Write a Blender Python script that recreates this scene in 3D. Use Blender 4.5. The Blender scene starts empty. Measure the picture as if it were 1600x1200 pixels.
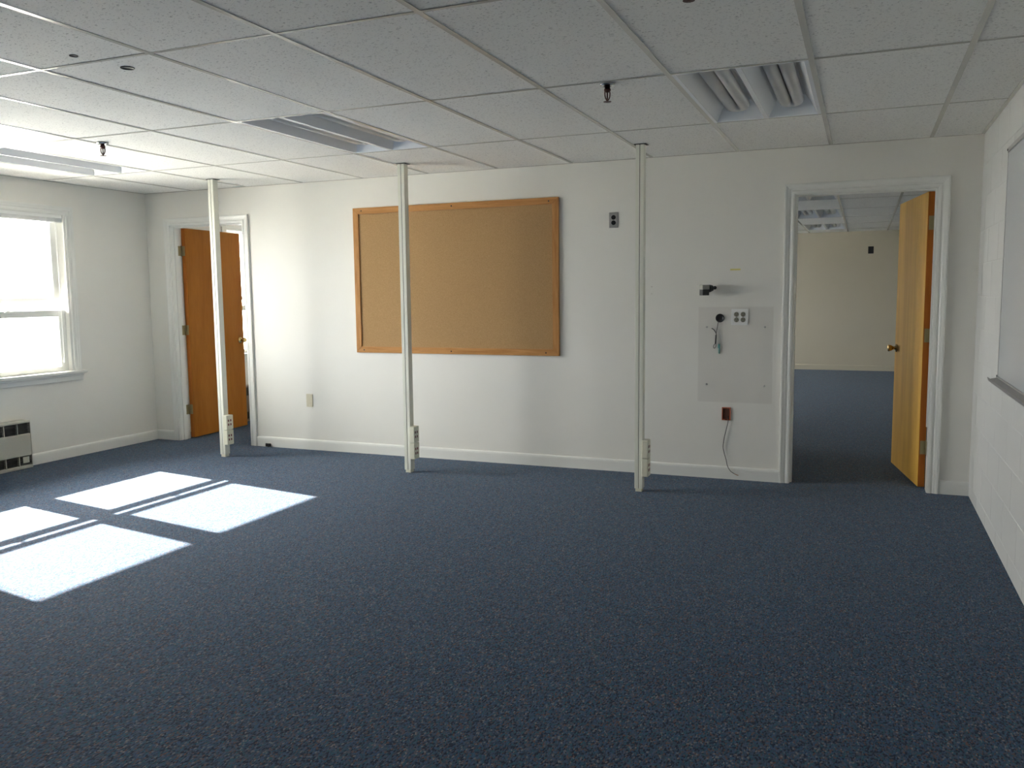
import bpy, bmesh, math, random
from mathutils import Vector, Matrix, Quaternion

random.seed(7)
scene = bpy.context.scene
COL = scene.collection

# ------------------------------------------------------------------ camera
XL, XR, H = -6.677, 0.303, 2.334          # left wall, right wall, ceiling height (metres)
YF = -8.0                                 # wall behind the camera
WT = 0.12                                 # partition thickness
cam_d = bpy.data.cameras.new('camera')
cam = bpy.data.objects.new('camera', cam_d)
COL.objects.link(cam)
cam_d.sensor_width = 36.0
cam_d.lens = 36.0 * 1331.28 / 1600.0
cam_d.clip_start = 0.05
cam_d.clip_end = 500
pitch, yaw, roll = -0.1055, 0.3911, -0.0113
fw = Vector((-math.sin(yaw) * math.cos(pitch), math.cos(yaw) * math.cos(pitch), math.sin(pitch)))
rt = Vector((math.cos(yaw), math.sin(yaw), 0))
up = rt.cross(fw)
rt2 = math.cos(roll) * rt + math.sin(roll) * up
up2 = -math.sin(roll) * rt + math.cos(roll) * up
m3 = Matrix((rt2, up2, -fw)).transposed()
cam.matrix_world = Matrix.Translation((-0.3732, -6.2521, 1.3615)) @ m3.to_4x4()
scene.camera = cam

# ------------------------------------------------------------------ light
w = bpy.data.worlds.new('sky')
scene.world = w
w.use_nodes = True
bg = w.node_tree.nodes['Background']
bg.inputs['Color'].default_value = (1.0, 0.968, 0.935, 1)
bg.inputs['Strength'].default_value = 9.8

SUN_T = 0.64
sun_d = bpy.data.lights.new('sun', 'SUN')
sun_d.energy = 22.0
sun_d.angle = math.radians(0.53)
sun_d.color = (1.0, 0.93, 0.83)
sun = bpy.data.objects.new('sun', sun_d)
COL.objects.link(sun)
sun.rotation_mode = 'QUATERNION'
sun.rotation_quaternion = Vector((1.0, -0.17, -SUN_T)).to_track_quat('-Z', 'Y')
sun.location = (-20, 3, 15)

scene.view_settings.view_transform = 'Standard'
scene.view_settings.look = 'None'
scene.view_settings.gamma = 1.0
scene.view_settings.use_curve_mapping = False
scene.view_settings.exposure = 1.92
scene.cycles.use_denoising = True
scene.cycles.max_bounces = 14
scene.cycles.diffuse_bounces = 8
scene.cycles.glossy_bounces = 4
scene.cycles.transparent_max_bounces = 16
scene.cycles.sample_clamp_indirect = 60.0
scene.cycles.caustics_reflective = False
scene.cycles.caustics_refractive = False

# window openings of the outside wall: (y0, y1)
WIN_MAIN = (-3.19, -0.90)
WIN_OFFICE = (1.09, 2.35)
WIN_FAR_ADDED = [(4.00, 7.60)]  # unseen opening, added and sized to bring daylight onto the far room's open door
WZ0, WZ1 = 0.745, 2.065
XO = XL - 0.26                            # outer face of the outside wall
for (a, b) in [WIN_MAIN, WIN_OFFICE] + WIN_FAR_ADDED:      # sampling portals of the daylight, they emit nothing
    ld = bpy.data.lights.new('window_daylight', 'AREA')
    ld.shape = 'RECTANGLE'
    ld.size = WZ1 - WZ0
    ld.size_y = b - a
    ld.cycles.is_portal = True
    lo = bpy.data.objects.new('window_daylight', ld)
    COL.objects.link(lo)
    lo.location = (XO - 0.01, (a + b) / 2, (WZ0 + WZ1) / 2)
    lo.rotation_euler = (0, -math.pi / 2, 0)

# ------------------------------------------------------------------ materials
def new_mat(name):
    m = bpy.data.materials.new(name)
    m.use_nodes = True
    nt = m.node_tree
    return m, nt, nt.nodes['Principled BSDF']

def N(nt, t, **kw):
    n = nt.nodes.new(t)
    for k, v in kw.items():
        setattr(n, k, v)
    return n

def plain(name, col, rough=0.5, metal=0.0, spec=0.5, noise=0.0, nscale=40.0, bump=0.0, bscale=200.0):
    m, nt, p = new_mat(name)
    p.inputs['Roughness'].default_value = rough
    p.inputs['Metallic'].default_value = metal
    p.inputs['Specular IOR Level'].default_value = spec
    geo = N(nt, 'ShaderNodeNewGeometry')
    nz = N(nt, 'ShaderNodeTexNoise')
    nz.inputs['Scale'].default_value = nscale
    nz.inputs['Detail'].default_value = 3
    nt.links.new(geo.outputs['Position'], nz.inputs['Vector'])
    mx = N(nt, 'ShaderNodeMix', data_type='RGBA')
    a = noise if noise else 0.02
    mx.inputs['A'].default_value = (*[c * (1 - a) for c in col], 1)
    mx.inputs['B'].default_value = (*[min(1, c * (1 + a)) for c in col], 1)
    nt.links.new(nz.outputs['Fac'], mx.inputs['Factor'])
    nt.links.new(mx.outputs['Result'], p.inputs['Base Color'])
    if bump:
        nb = N(nt, 'ShaderNodeTexNoise')
        nb.inputs['Scale'].default_value = bscale
        nt.links.new(geo.outputs['Position'], nb.inputs['Vector'])
        b = N(nt, 'ShaderNodeBump')
        b.inputs['Strength'].default_value = bump
        b.inputs['Distance'].default_value = 0.002
        nt.links.new(nb.outputs['Fac'], b.inputs['Height'])
        nt.links.new(b.outputs['Normal'], p.inputs['Normal'])
    return m

def smooth_box_mask(nt, pos, rects):
    """1 inside any of the rects (x0, x1, z0, z1, amount) of the world XZ plane"""
    sep = N(nt, 'ShaderNodeSeparateXYZ')
    nt.links.new(pos, sep.inputs[0])
    total = None
    for (x0, x1, z0, z1, amt) in rects:
        prod = None
        for (out, lo, hi) in (('X', x0, x1), ('Z', z0, z1)):
            for (edge, sgn) in ((lo, 1), (hi, -1)):
                mr = N(nt, 'ShaderNodeMapRange')
                mr.inputs['From Min'].default_value = edge - 0.003 * sgn
                mr.inputs['From Max'].default_value = edge + 0.003 * sgn
                mr.inputs['To Min'].default_value = 0
                mr.inputs['To Max'].default_value = 1
                nt.links.new(sep.outputs[out], mr.inputs['Value'])
                if prod is None:
                    prod = mr.outputs[0]
                else:
                    mu = N(nt, 'ShaderNodeMath', operation='MULTIPLY')
                    nt.links.new(prod, mu.inputs[0])
                    nt.links.new(mr.outputs[0], mu.inputs[1])
                    prod = mu.outputs[0]
        mu = N(nt, 'ShaderNodeMath', operation='MULTIPLY')
        nt.links.new(prod, mu.inputs[0])
        mu.inputs[1].default_value = amt
        if total is None:
            total = mu.outputs[0]
        else:
            mxx = N(nt, 'ShaderNodeMath', operation='MAXIMUM')
            nt.links.new(total, mxx.inputs[0])
            nt.links.new(mu.outputs[0], mxx.inputs[1])
            total = mxx.outputs[0]
    return total

WALL = (0.80, 0.785, 0.735)
M = {}
M['wall'] = plain('wall_paint', WALL, 0.45, noise=0.02, nscale=3, bump=0.08, bscale=120)

def wall_back_mat():
    m = plain('wall_paint_marked', WALL, 0.45, noise=0.02, nscale=3, bump=0.08, bscale=120)
    nt = m.node_tree
    p = nt.nodes['Principled BSDF']
    link = p.inputs['Base Color'].links[0]
    src = link.from_socket
    geo = N(nt, 'ShaderNodeNewGeometry')
    mask = smooth_box_mask(nt, geo.outputs['Position'], [
        (-1.480, -0.957, 0.562, 1.250, 1.0),       # older unpainted rectangle where a panel hung
        (-1.832, -1.820, 1.398, 1.404, 3.0), (-1.832, -1.820, 1.348, 1.352, 3.0)])   # two scuffs
    mx = N(nt, 'ShaderNodeMix', data_type='RGBA', blend_type='MULTIPLY')
    mx.clamp_factor = False
    nt.links.new(mask, mx.inputs['Factor'])
    nt.links.new(src, mx.inputs['A'])
    mx.inputs['B'].default_value = (0.90, 0.89, 0.885, 1)
    nt.links.new(mx.outputs['Result'], p.inputs['Base Color'])
    return m
M['wall_back'] = wall_back_mat()
M['block'] = plain('painted_block', (0.68, 0.68, 0.66), 0.42, noise=0.02, nscale=5, bump=0.12, bscale=90)
M['mortar'] = plain('painted_mortar', (0.70, 0.70, 0.68), 0.5, noise=0.02, nscale=30)
M['trim'] = plain('trim_enamel', (0.80, 0.80, 0.765), 0.28, noise=0.015, nscale=12)
M['tee'] = plain('ceiling_tee_enamel', (0.66, 0.64, 0.58), 0.24, noise=0.02, nscale=10)
M['white_metal'] = plain('white_fixture_enamel', (0.86, 0.88, 0.90), 0.22, noise=0.01)
M['tube'] = plain('fluorescent_tube_glass', (0.74, 0.72, 0.68), 0.25, noise=0.01)
M['cream'] = plain('cream_painted_steel', (0.78, 0.78, 0.69), 0.35, noise=0.015)
M['cream2'] = plain('cream_plastic', (0.76, 0.74, 0.60), 0.4, noise=0.015)
M['dark_gap'] = plain('dark_gap', (0.03, 0.03, 0.028), 0.8)
M['red_slot'] = plain('red_receptacle', (0.16, 0.02, 0.025), 0.5)
M['black'] = plain('black_plastic', (0.015, 0.015, 0.016), 0.4)
M['dark'] = plain('dark_rubber', (0.03, 0.026, 0.024), 0.6)
M['steel'] = plain('brushed_steel', (0.50, 0.49, 0.48), 0.35, metal=0.9, noise=0.03, nscale=80)
M['bright_steel'] = plain('bright_steel', (0.90, 0.90, 0.89), 0.3, metal=0.15, noise=0.03, nscale=80)
M['chrome'] = plain('chrome', (0.62, 0.64, 0.63), 0.15, metal=1.0)
M['bronze'] = plain('bronze_sprinkler', (0.10, 0.045, 0.035), 0.4, metal=0.6)
M['brass'] = plain('brass', (0.72, 0.50, 0.20), 0.18, metal=1.0)
M['old_brass'] = plain('dull_brass_plate', (0.38, 0.32, 0.18), 0.42, metal=0.8, noise=0.08, nscale=60)
M['alu'] = plain('aluminium', (0.46, 0.45, 0.45), 0.4, metal=0.7, noise=0.02)
M['white_board'] = plain('whiteboard_enamel', (0.62, 0.645, 0.66), 0.14, noise=0.01, nscale=2)
M['heater'] = plain('heater_enamel', (0.52, 0.51, 0.44), 0.4, noise=0.02)
M['heater_brown'] = plain('heater_enamel_brown', (0.22, 0.17, 0.13), 0.4, noise=0.02)
M['grille'] = plain('heater_grille', (0.075, 0.075, 0.07), 0.5)
M['orange_box'] = plain('orange_box_plastic', (0.42, 0.10, 0.045), 0.5, noise=0.05)
M['teal'] = plain('teal_connector', (0.10, 0.30, 0.27), 0.4)
M['yellow'] = plain('yellow_tape', (0.72, 0.66, 0.25), 0.6, noise=0.05)
M['ground'] = plain('pale_concrete_ground', (0.54, 0.53, 0.50), 0.9, noise=0.12, nscale=0.7)
M['roof'] = plain('roof_board', (0.45, 0.43, 0.40), 0.8, noise=0.05)
M['slat'] = plain('blind_slat_enamel', (0.86, 0.86, 0.84), 0.4, noise=0.01)
M['upper_plaster'] = plain('plain_plaster', (0.70, 0.69, 0.66), 0.8, noise=0.02)

def glass(name, tint):
    m = bpy.data.materials.new(name)
    m.use_nodes = True
    nt = m.node_tree
    nt.nodes.clear()
    out = N(nt, 'ShaderNodeOutputMaterial')
    tr = N(nt, 'ShaderNodeBsdfTransparent')
    tr.inputs['Color'].default_value = (*tint, 1)
    gl = N(nt, 'ShaderNodeBsdfGlossy')
    gl.inputs['Roughness'].default_value = 0.03
    mix = N(nt, 'ShaderNodeMixShader')
    fr = N(nt, 'ShaderNodeFresnel')
    fr.inputs['IOR'].default_value = 1.25
    nt.links.new(fr.outputs[0], mix.inputs['Fac'])
    nt.links.new(tr.outputs[0], mix.inputs[1])
    nt.links.new(gl.outputs[0], mix.inputs[2])
    nt.links.new(mix.outputs[0], out.inputs['Surface'])
    return m
M['glass'] = glass('window_glass', (0.95, 0.97, 0.96))
M['glass_upper'] = glass('window_glass_upper', (0.80, 0.82, 0.83))

def carpet():
    m, nt, p = new_mat('blue_flecked_carpet')
    p.inputs['Roughness'].default_value = 0.95
    p.inputs['Specular IOR Level'].default_value = 0.15
    p.inputs['Sheen Weight'].default_value = 0.12
    p.inputs['Sheen Roughness'].default_value = 0.45
    p.inputs['Sheen Tint'].default_value = (0.75, 0.88, 1.0, 1)
    geo = N(nt, 'ShaderNodeNewGeometry')
    mp = N(nt, 'ShaderNodeMapping')
    mp.inputs['Scale'].default_value = (1.0, 0.55, 1.0)
    nt.links.new(geo.outputs['Position'], mp.inputs['Vector'])
    v = N(nt, 'ShaderNodeTexVoronoi', feature='F1')
    v.inputs['Scale'].default_value = 210
    nt.links.new(mp.outputs[0], v.inputs['Vector'])
    sep = N(nt, 'ShaderNodeSeparateColor')
    nt.links.new(v.outputs['Color'], sep.inputs[0])
    cr = N(nt, 'ShaderNodeValToRGB')
    e = cr.color_ramp
    e.interpolation = 'CONSTANT'
    cols = [(0.00, (0.021, 0.030, 0.055)), (0.22, (0.046, 0.074, 0.121)), (0.45, (0.060, 0.099, 0.172)),
            (0.62, (0.034, 0.101, 0.144)), (0.76, (0.086, 0.094, 0.127)), (0.86, (0.118, 0.075, 0.072)), (0.94, (0.172, 0.172, 0.190))]
    e.elements[0].position = 0
    e.elements[0].color = (*cols[0][1], 1)
    e.elements[1].position = cols[1][0]
    e.elements[1].color = (*cols[1][1], 1)
    for pos, c in cols[2:]:
        el = e.elements.new(pos)
        el.color = (*c, 1)
    nt.links.new(sep.outputs[0], cr.inputs[0])
    # clumps of one yarn colour
    n2 = N(nt, 'ShaderNodeTexNoise')
    n2.inputs['Scale'].default_value = 38
    n2.inputs['Detail'].default_value = 2
    nt.links.new(mp.outputs[0], n2.inputs['Vector'])
    mx = N(nt, 'ShaderNodeMix', data_type='RGBA', blend_type='MULTIPLY')
    mx.inputs['Factor'].default_value = 1
    r2 = N(nt, 'ShaderNodeValToRGB')
    r2.color_ramp.elements[0].position = 0.36
    r2.color_ramp.elements[0].color = (0.78, 0.92, 1.04, 1)
    r2.color_ramp.elements[1].position = 0.64
    r2.color_ramp.elements[1].color = (1.12, 1.0, 0.98, 1)
    nt.links.new(n2.outputs['Fac'], r2.inputs[0])
    nt.links.new(cr.outputs[0], mx.inputs['A'])
    nt.links.new(r2.outputs[0], mx.inputs['B'])
    nt.links.new(mx.outputs['Result'], p.inputs['Base Color'])
    b = N(nt, 'ShaderNodeBump')
    b.inputs['Strength'].default_value = 0.5
    b.inputs['Distance'].default_value = 0.003
    b.invert = True
    nt.links.new(v.outputs['Distance'], b.inputs['Height'])
    nt.links.new(b.outputs['Normal'], p.inputs['Normal'])
    return m
M['carpet'] = carpet()

def tile_mat():
    m, nt, p = new_mat('fissured_ceiling_tile')
    p.inputs['Roughness'].default_value = 0.85
    geo = N(nt, 'ShaderNodeNewGeometry')
    mp = N(nt, 'ShaderNodeMapping')
    mp.inputs['Scale'].default_value = (1.0, 1.7, 1.0)
    nt.links.new(geo.outputs['Position'], mp.inputs['Vector'])
    n1 = N(nt, 'ShaderNodeTexNoise')
    n1.inputs['Scale'].default_value = 90
    n1.inputs['Detail'].default_value = 4
    n1.inputs['Distortion'].default_value = 0.6
    nt.links.new(mp.outputs[0], n1.inputs['Vector'])
    r1 = N(nt, 'ShaderNodeValToRGB')
    r1.color_ramp.elements[0].position = 0.335
    r1.color_ramp.elements[0].color = (0.46, 0.45, 0.43, 1)
    r1.color_ramp.elements[1].position = 0.40
    r1.color_ramp.elements[1].color = (0.88, 0.87, 0.83, 1)
    nt.links.new(n1.outputs['Fac'], r1.inputs[0])
    nt.links.new(r1.outputs[0], p.inputs['Base Color'])
    b = N(nt, 'ShaderNodeBump')
    b.inputs['Strength'].default_value = 0.25
    b.inputs['Distance'].default_value = 0.002
    nt.links.new(n1.outputs['Fac'], b.inputs['Height'])
    nt.links.new(b.outputs['Normal'], p.inputs['Normal'])
    return m
M['tile'] = tile_mat()

def wood(name, dark, light, axis_scale, rough=0.35, fine=1.0):
    m, nt, p = new_mat(name)
    p.inputs['Roughness'].default_value = rough
    p.inputs['Specular IOR Level'].default_value = 0.10
    tc = N(nt, 'ShaderNodeTexCoord')
    mp = N(nt, 'ShaderNodeMapping')
    mp.inputs['Scale'].default_value = axis_scale
    nt.links.new(tc.outputs['Object'], mp.inputs['Vector'])
    n1 = N(nt, 'ShaderNodeTexNoise')
    n1.inputs['Scale'].default_value = 1.0
    n1.inputs['Detail'].default_value = 5
    n1.inputs['Distortion'].default_value = 0.8
    nt.links.new(mp.outputs[0], n1.inputs['Vector'])
    r = N(nt, 'ShaderNodeValToRGB')
    r.color_ramp.elements[0].position = 0.30
    r.color_ramp.elements[0].color = (*dark, 1)
    r.color_ramp.elements[1].position = 0.70
    r.color_ramp.elements[1].color = (*light, 1)
    nt.links.new(n1.outputs['Fac'], r.inputs[0])
    n2 = N(nt, 'ShaderNodeTexNoise')
    n2.inputs['Scale'].default_value = 9.0 * fine
    n2.inputs['Detail'].default_value = 2
    nt.links.new(mp.outputs[0], n2.inputs['Vector'])
    mx = N(nt, 'ShaderNodeMix', data_type='RGBA', blend_type='MULTIPLY')
    mx.inputs['Factor'].default_value = 0.35
    r2 = N(nt, 'ShaderNodeValToRGB')
    r2.color_ramp.elements[0].position = 0.3
    r2.color_ramp.elements[0].color = (0.7, 0.66, 0.6, 1)
    r2.color_ramp.elements[1].position = 0.7
    r2.color_ramp.elements[1].color = (1, 1, 1, 1)
    nt.links.new(n2.outputs['Fac'], r2.inputs[0])
    nt.links.new(r.outputs[0], mx.inputs['A'])
    nt.links.new(r2.outputs[0], mx.inputs['B'])
    nt.links.new(mx.outputs['Result'], p.inputs['Base Color'])
    return m
M['door_l'] = wood('birch_veneer', (0.32, 0.110, 0.011), (0.41, 0.152, 0.019), (7, 7, 0.9), 0.5)
M['door_r'] = wood('birch_veneer_pale', (0.70, 0.37, 0.050), (0.90, 0.54, 0.090), (7, 7, 0.6), 0.5)
M['door_edge'] = wood('door_edge_wood', (0.42, 0.125, 0.022), (0.55, 0.19, 0.035), (30, 30, 1.2))
M['oak_h'] = wood('oak_frame_horizontal', (0.44, 0.205, 0.07), (0.62, 0.33, 0.13), (3, 40, 40))
M['oak_v'] = wood('oak_frame_vertical', (0.44, 0.205, 0.07), (0.62, 0.33, 0.13), (40, 40, 3))

def cork():
    m, nt, p = new_mat('tan_board_cloth')
    p.inputs['Roughness'].default_value = 0.9
    p.inputs['Specular IOR Level'].default_value = 0.2
    geo = N(nt, 'ShaderNodeNewGeometry')
    n = N(nt, 'ShaderNodeTexNoise')
    n.inputs['Scale'].default_value = 260
    n.inputs['Detail'].default_value = 2
    nt.links.new(geo.outputs['Position'], n.inputs['Vector'])
    r = N(nt, 'ShaderNodeValToRGB')
    r.color_ramp.elements[0].position = 0.3
    r.color_ramp.elements[0].color = (0.37, 0.222, 0.100, 1)
    r.color_ramp.elements[1].position = 0.7
    r.color_ramp.elements[1].color = (0.50, 0.325, 0.160, 1)
    nt.links.new(n.outputs['Fac'], r.inputs[0])
    nt.links.new(r.outputs[0], p.inputs['Base Color'])
    return m
M['cork'] = cork()

# ------------------------------------------------------------------ mesh helpers
def bm_new():
    return bmesh.new()

def add_box(bm, x0, x1, y0, y1, z0, z1, bevel=0.0, seg=1, mi=0):
    r = bmesh.ops.create_cube(bm, size=1.0)
    vs = r['verts']
    for v in vs:
        v.co = Vector(((x0 + x1) / 2 + v.co.x * (x1 - x0), (y0 + y1) / 2 + v.co.y * (y1 - y0), (z0 + z1) / 2 + v.co.z * (z1 - z0)))
    fs = set(f for v in vs for f in v.link_faces)
    for f in fs:
        f.material_index = mi
    if bevel:
        es = list(set(e for v in vs for e in v.link_edges))
        bmesh.ops.bevel(bm, geom=es, offset=bevel, segments=seg, affect='EDGES', profile=0.5)
    return vs

def add_cyl(bm, p0, p1, r0, r1=None, n=20, caps=True):
    p0, p1 = Vector(p0), Vector(p1)
    r1 = r0 if r1 is None else r1
    d = (p1 - p0).normalized()
    a = d.orthogonal().normalized()
    b = d.cross(a)
    ring = []
    for (p, r) in ((p0, r0), (p1, r1)):
        ring.append([bm.verts.new(p + (a * math.cos(t) + b * math.sin(t)) * r) for t in [2 * math.pi * k / n for k in range(n)]])
    for k in range(n):
        f = bm.faces.new((ring[0][k], ring[0][(k + 1) % n], ring[1][(k + 1) % n], ring[1][k]))
        f.smooth = True
    if caps:
        bm.faces.new(ring[0][::-1])
        bm.faces.new(ring[1])

def add_lathe(bm, origin, axis, prof, n=24):
    """prof: list of (distance along axis, radius)"""
    o = Vector(origin)
    d = Vector(axis).normalized()
    a = d.orthogonal().normalized()
    b = d.cross(a)
    rings = []
    for (t, r) in prof:
        rings.append([bm.verts.new(o + d * t + (a * math.cos(q) + b * math.sin(q)) * max(r, 1e-5)) for q in [2 * math.pi * k / n for k in range(n)]])
    for i in range(len(rings) - 1):
        for k in range(n):
            f = bm.faces.new((rings[i][k], rings[i][(k + 1) % n], rings[i + 1][(k + 1) % n], rings[i + 1][k]))
            f.smooth = True
    bm.faces.new(rings[0][::-1])
    bm.faces.new(rings[-1])

def add_tube(bm, pts, r, n=10, caps=True):
    pts = [Vector(p) for p in pts]
    prev = None
    rings = []
    for i, p in enumerate(pts):
        t = (pts[min(i + 1, len(pts) - 1)] - pts[max(i - 1, 0)]).normalized()
        if prev is None:
            a = t.orthogonal().normalized()
        else:
            a = (prev - t * prev.dot(t)).normalized()
        prev = a
        b = t.cross(a)
        rings.append([bm.verts.new(p + (a * math.cos(q) + b * math.sin(q)) * r) for q in [2 * math.pi * k / n for k in range(n)]])
    for i in range(len(rings) - 1):
        for k in range(n):
            f = bm.faces.new((rings[i][k], rings[i][(k + 1) % n], rings[i + 1][(k + 1) % n], rings[i + 1][k]))
            f.smooth = True
    if caps:
        bm.faces.new(rings[0][::-1])
        bm.faces.new(rings[-1])

def smooth_path(pts, sub=6):
    P = [Vector(p) for p in pts]
    P = [2 * P[0] - P[1]] + P + [2 * P[-1] - P[-2]]
    out = []
    for i in range(1, len(P) - 2):
        for k in range(sub):
            t = k / sub
            a, b, c, d = P[i - 1], P[i], P[i + 1], P[i + 2]
            out.append(0.5 * ((2 * b) + (c - a) * t + (2 * a - 5 * b + 4 * c - d) * t * t + (3 * b - a - 3 * c + d) * t ** 3))
    out.append(P[-2])
    return out

def mesh_of(name, bm):
    bmesh.ops.recalc_face_normals(bm, faces=bm.faces)
    me = bpy.data.meshes.new(name)
    bm.to_mesh(me)
    bm.free()
    return me

def obj(name, bm, mats, parent=None, loc=None):
    me = bm if isinstance(bm, bpy.types.Mesh) else mesh_of(name, bm)
    if not isinstance(mats, (list, tuple)):
        mats = [mats]
    if len(me.materials) == 0:
        for mm in mats:
            me.materials.append(M[mm])
    o = bpy.data.objects.new(name, me)
    COL.objects.link(o)
    if parent:
        o.parent = parent
    if loc:
        o.location = loc
    return o

def tag(o, label=None, cat=None, group=None, kind=None):
    if label:
        o['label'] = label
    if cat:
        o['category'] = cat
    if group:
        o['group'] = group
    if kind:
        o['kind'] = kind
    return o

def empty(name, loc=(0, 0, 0), rz=0.0):
    o = bpy.data.objects.new(name, None)
    o.empty_display_size = 0.1
    COL.objects.link(o)
    o.location = loc
    o.rotation_euler = (0, 0, rz)
    return o

def dup(root, loc, rz=None):
    r = root.copy()
    COL.objects.link(r)
    r.location = loc
    if rz is not None:
        r.rotation_euler = (0, 0, rz)
    for ch in list(root.children):
        c = ch.copy()
        COL.objects.link(c)
        c.parent = r
        for g in list(ch.children):
            d = g.copy()
            COL.objects.link(d)
            d.parent = c
    return r

def box_obj(name, b, mats, parent=None, bevel=0.0, seg=1):
    bm = bm_new()
    add_box(bm, *b, bevel=bevel, seg=seg)
    return obj(name, bm, mats, parent)

# ------------------------------------------------------------------ setting: floor, walls, roof
XE, YE = 3.0, 9.30            # far room: right and far walls
OX, OY = -3.10, 2.50          # small office: right and far walls
bm = bm_new()
add_box(bm, XO, XE + 0.16, YF - 0.16, YE + 0.16, -0.20, 0.0)
tag(obj('floor', bm, 'carpet'), 'dark blue flecked loop carpet covering the whole floor', 'floor', kind='structure')

D1 = (-6.385, -5.555, 2.020)      # clear opening of the office doorway
D2 = (-0.825, 0.050, 2.015)       # clear opening of the far room doorway
JT = 0.018
bm = bm_new()
WTOP = 2.50
add_box(bm, XL, D1[0] - JT, 0, WT, 0, WTOP)
add_box(bm, D1[0] - JT, D1[1] + JT, 0, WT, D1[2] + JT, WTOP)
add_box(bm, D1[1] + JT, D2[0] - JT, 0, WT, 0, WTOP)
add_box(bm, D2[0] - JT, D2[1] + JT, 0, WT, D2[2] + JT, WTOP)
add_box(bm, D2[1] + JT, XE, 0, WT, 0, WTOP)
tag(obj('wall_back', bm, 'wall_back'), 'cream painted back wall with two doorways and a pin board', 'wall', kind='structure')

bm = bm_new()
ys = [YF - 0.16]
for (a, b) in [WIN_MAIN, WIN_OFFICE] + WIN_FAR_ADDED:
    add_box(bm, XO, XL, ys[-1], a, 0, WTOP)
    add_box(bm, XO, XL, a, b, 0, WZ0 - 0.03)
    add_box(bm, XO, XL, a, b, WZ1 + 0.02, WTOP)
    ys.append(b)
add_box(bm, XO, XL, ys[-1], YE + 0.16, 0, WTOP)
tag(obj('wall_left', bm, 'wall'), 'cream painted left outside wall with the bright window', 'wall', kind='structure')

tag(box_obj('wall_front', (XL, XR + 0.16, YF - 0.16, YF, 0, WTOP), 'wall'), 'plain painted wall behind the viewpoint', 'wall', kind='structure')

# right wall of painted concrete blocks
wr = box_obj('wall_right', (XR + 0.0012, XR + 0.16, YF, 0, 0, WTOP), 'mortar')
tag(wr, 'white painted concrete block wall on the right beside the whiteboard', 'wall', kind='structure')
CH, CL, JW = 0.2035, 0.415, 0.006
block_cache = {}
def block_mesh(L_, H_):
    key = (round(L_, 3), round(H_, 3))
    if key not in block_cache:
        b = bm_new()
        add_box(b, 0.0, 0.0040, -L_ / 2, L_ / 2, -H_ / 2, H_ / 2)
        es = [e for e in b.edges if all(v.co.x < 0.001 for v in e.verts)]
        bmesh.ops.bevel(b, geom=es, offset=0.0009, segments=1, affect='EDGES')
        block_cache[key] = mesh_of('block', b)
    return block_cache[key]
zs = [0.0] + [0.093 + CH * k for k in range(12)]
for c in range(len(zs) - 1):
    z0, z1 = zs[c] + JW / 2 * (c > 0), min(zs[c + 1] - JW / 2, H + 0.02)
    off = 0.0 if c % 2 == 0 else CL / 2
    y = -1.655 + (CL / 2 if c % 2 else 0) + 5 * CL
    while y > -6.6:
        ya, yb = y - CL + JW / 2, min(y - JW / 2, -0.0005)
        if yb - ya > 0.03:
            obj('block', block_mesh(yb - ya, z1 - z0), 'block', wr, (XR, (ya + yb) / 2, (z0 + z1) / 2))
        y -= CL

tag(box_obj('wall_office_right', (OX, OX + WT, WT, OY + WT, 0, WTOP), 'wall'), 'partition on the right of the small office', 'wall', kind='structure')
tag(box_obj('wall_office_back', (XL, OX, OY, OY + WT, 0, WTOP), 'wall'), 'rear partition of the small office', 'wall', kind='structure')
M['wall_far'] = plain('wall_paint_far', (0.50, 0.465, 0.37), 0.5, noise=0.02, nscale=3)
tag(box_obj('wall_far_back', (XL, XE + 0.16, YE, YE + 0.16, 0, WTOP), 'wall_far'), 'plain beige far wall of the room beyond the open door', 'wall', kind='structure')
tag(box_obj('wall_far_right', (XE, XE + 0.16, 0, YE, 0, WTOP), 'wall_far'), 'right wall of the room beyond the open door', 'wall', kind='structure')

tag(box_obj('roof', (-7.19, XE + 0.4, YF - 0.4, YE + 0.4, WTOP, WTOP + 0.12), 'roof'), 'flat roof slab above the rooms', 'roof', kind='structure')
tag(box_obj('eave', (-7.19, XO, YF - 0.4, YE + 0.4, 2.17, WTOP), 'roof'), 'roof eave above the outside of the windows', 'eave', kind='structure')
bm = bm_new()
add_box(bm, -80, 60, -70, 70, -0.5, -0.25)
tag(obj('ground', bm, 'ground'), 'pale sunlit ground outside the window', 'ground', kind='structure')

# baseboards ---------------------------------------------------------
def baseboard(name, p0, p1, nrm, label, mat='trim'):
    """profile swept straight from p0 to p1; nrm points into the room"""
    prof = [(0, 0), (0.014, 0), (0.014, 0.072), (0.012, 0.084), (0.007, 0.090), (0, 0.092)]
    bm_ = bm_new()
    a = [bm_.verts.new((p0[0] + nrm[0] * u, p0[1] + nrm[1] * u, v)) for u, v in prof]
    b = [bm_.verts.new((p1[0] + nrm[0] * u, p1[1] + nrm[1] * u, v)) for u, v in prof]
    n = len(prof)
    for k in range(n):
        bm_.faces.new((a[k], a[(k + 1) % n], b[(k + 1) % n], b[k]))
    bm_.faces.new(a)
    bm_.faces.new(b[::-1])
    return tag(obj(name, bm_, mat), label, 'baseboard', kind='structure')
CW = 0.068
baseboard('baseboard_back', (XL, 0), (D1[0] - CW - 0.006, 0), (0, -1), 'short white baseboard between the left corner and office doorway')
baseboard('baseboard_back', (D1[1] + CW + 0.006, 0), (D2[0] - CW - 0.006, 0), (0, -1), 'long white baseboard under the pin board')
baseboard('baseboard_back', (D2[1] + CW + 0.006, 0), (XR, 0), (0, -1), 'short white baseboard between right doorway and block wall')
baseboard('baseboard_left', (XL, -1.425), (XL, -0.014), (1, 0), 'white baseboard on left wall between heater and corner')
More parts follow.
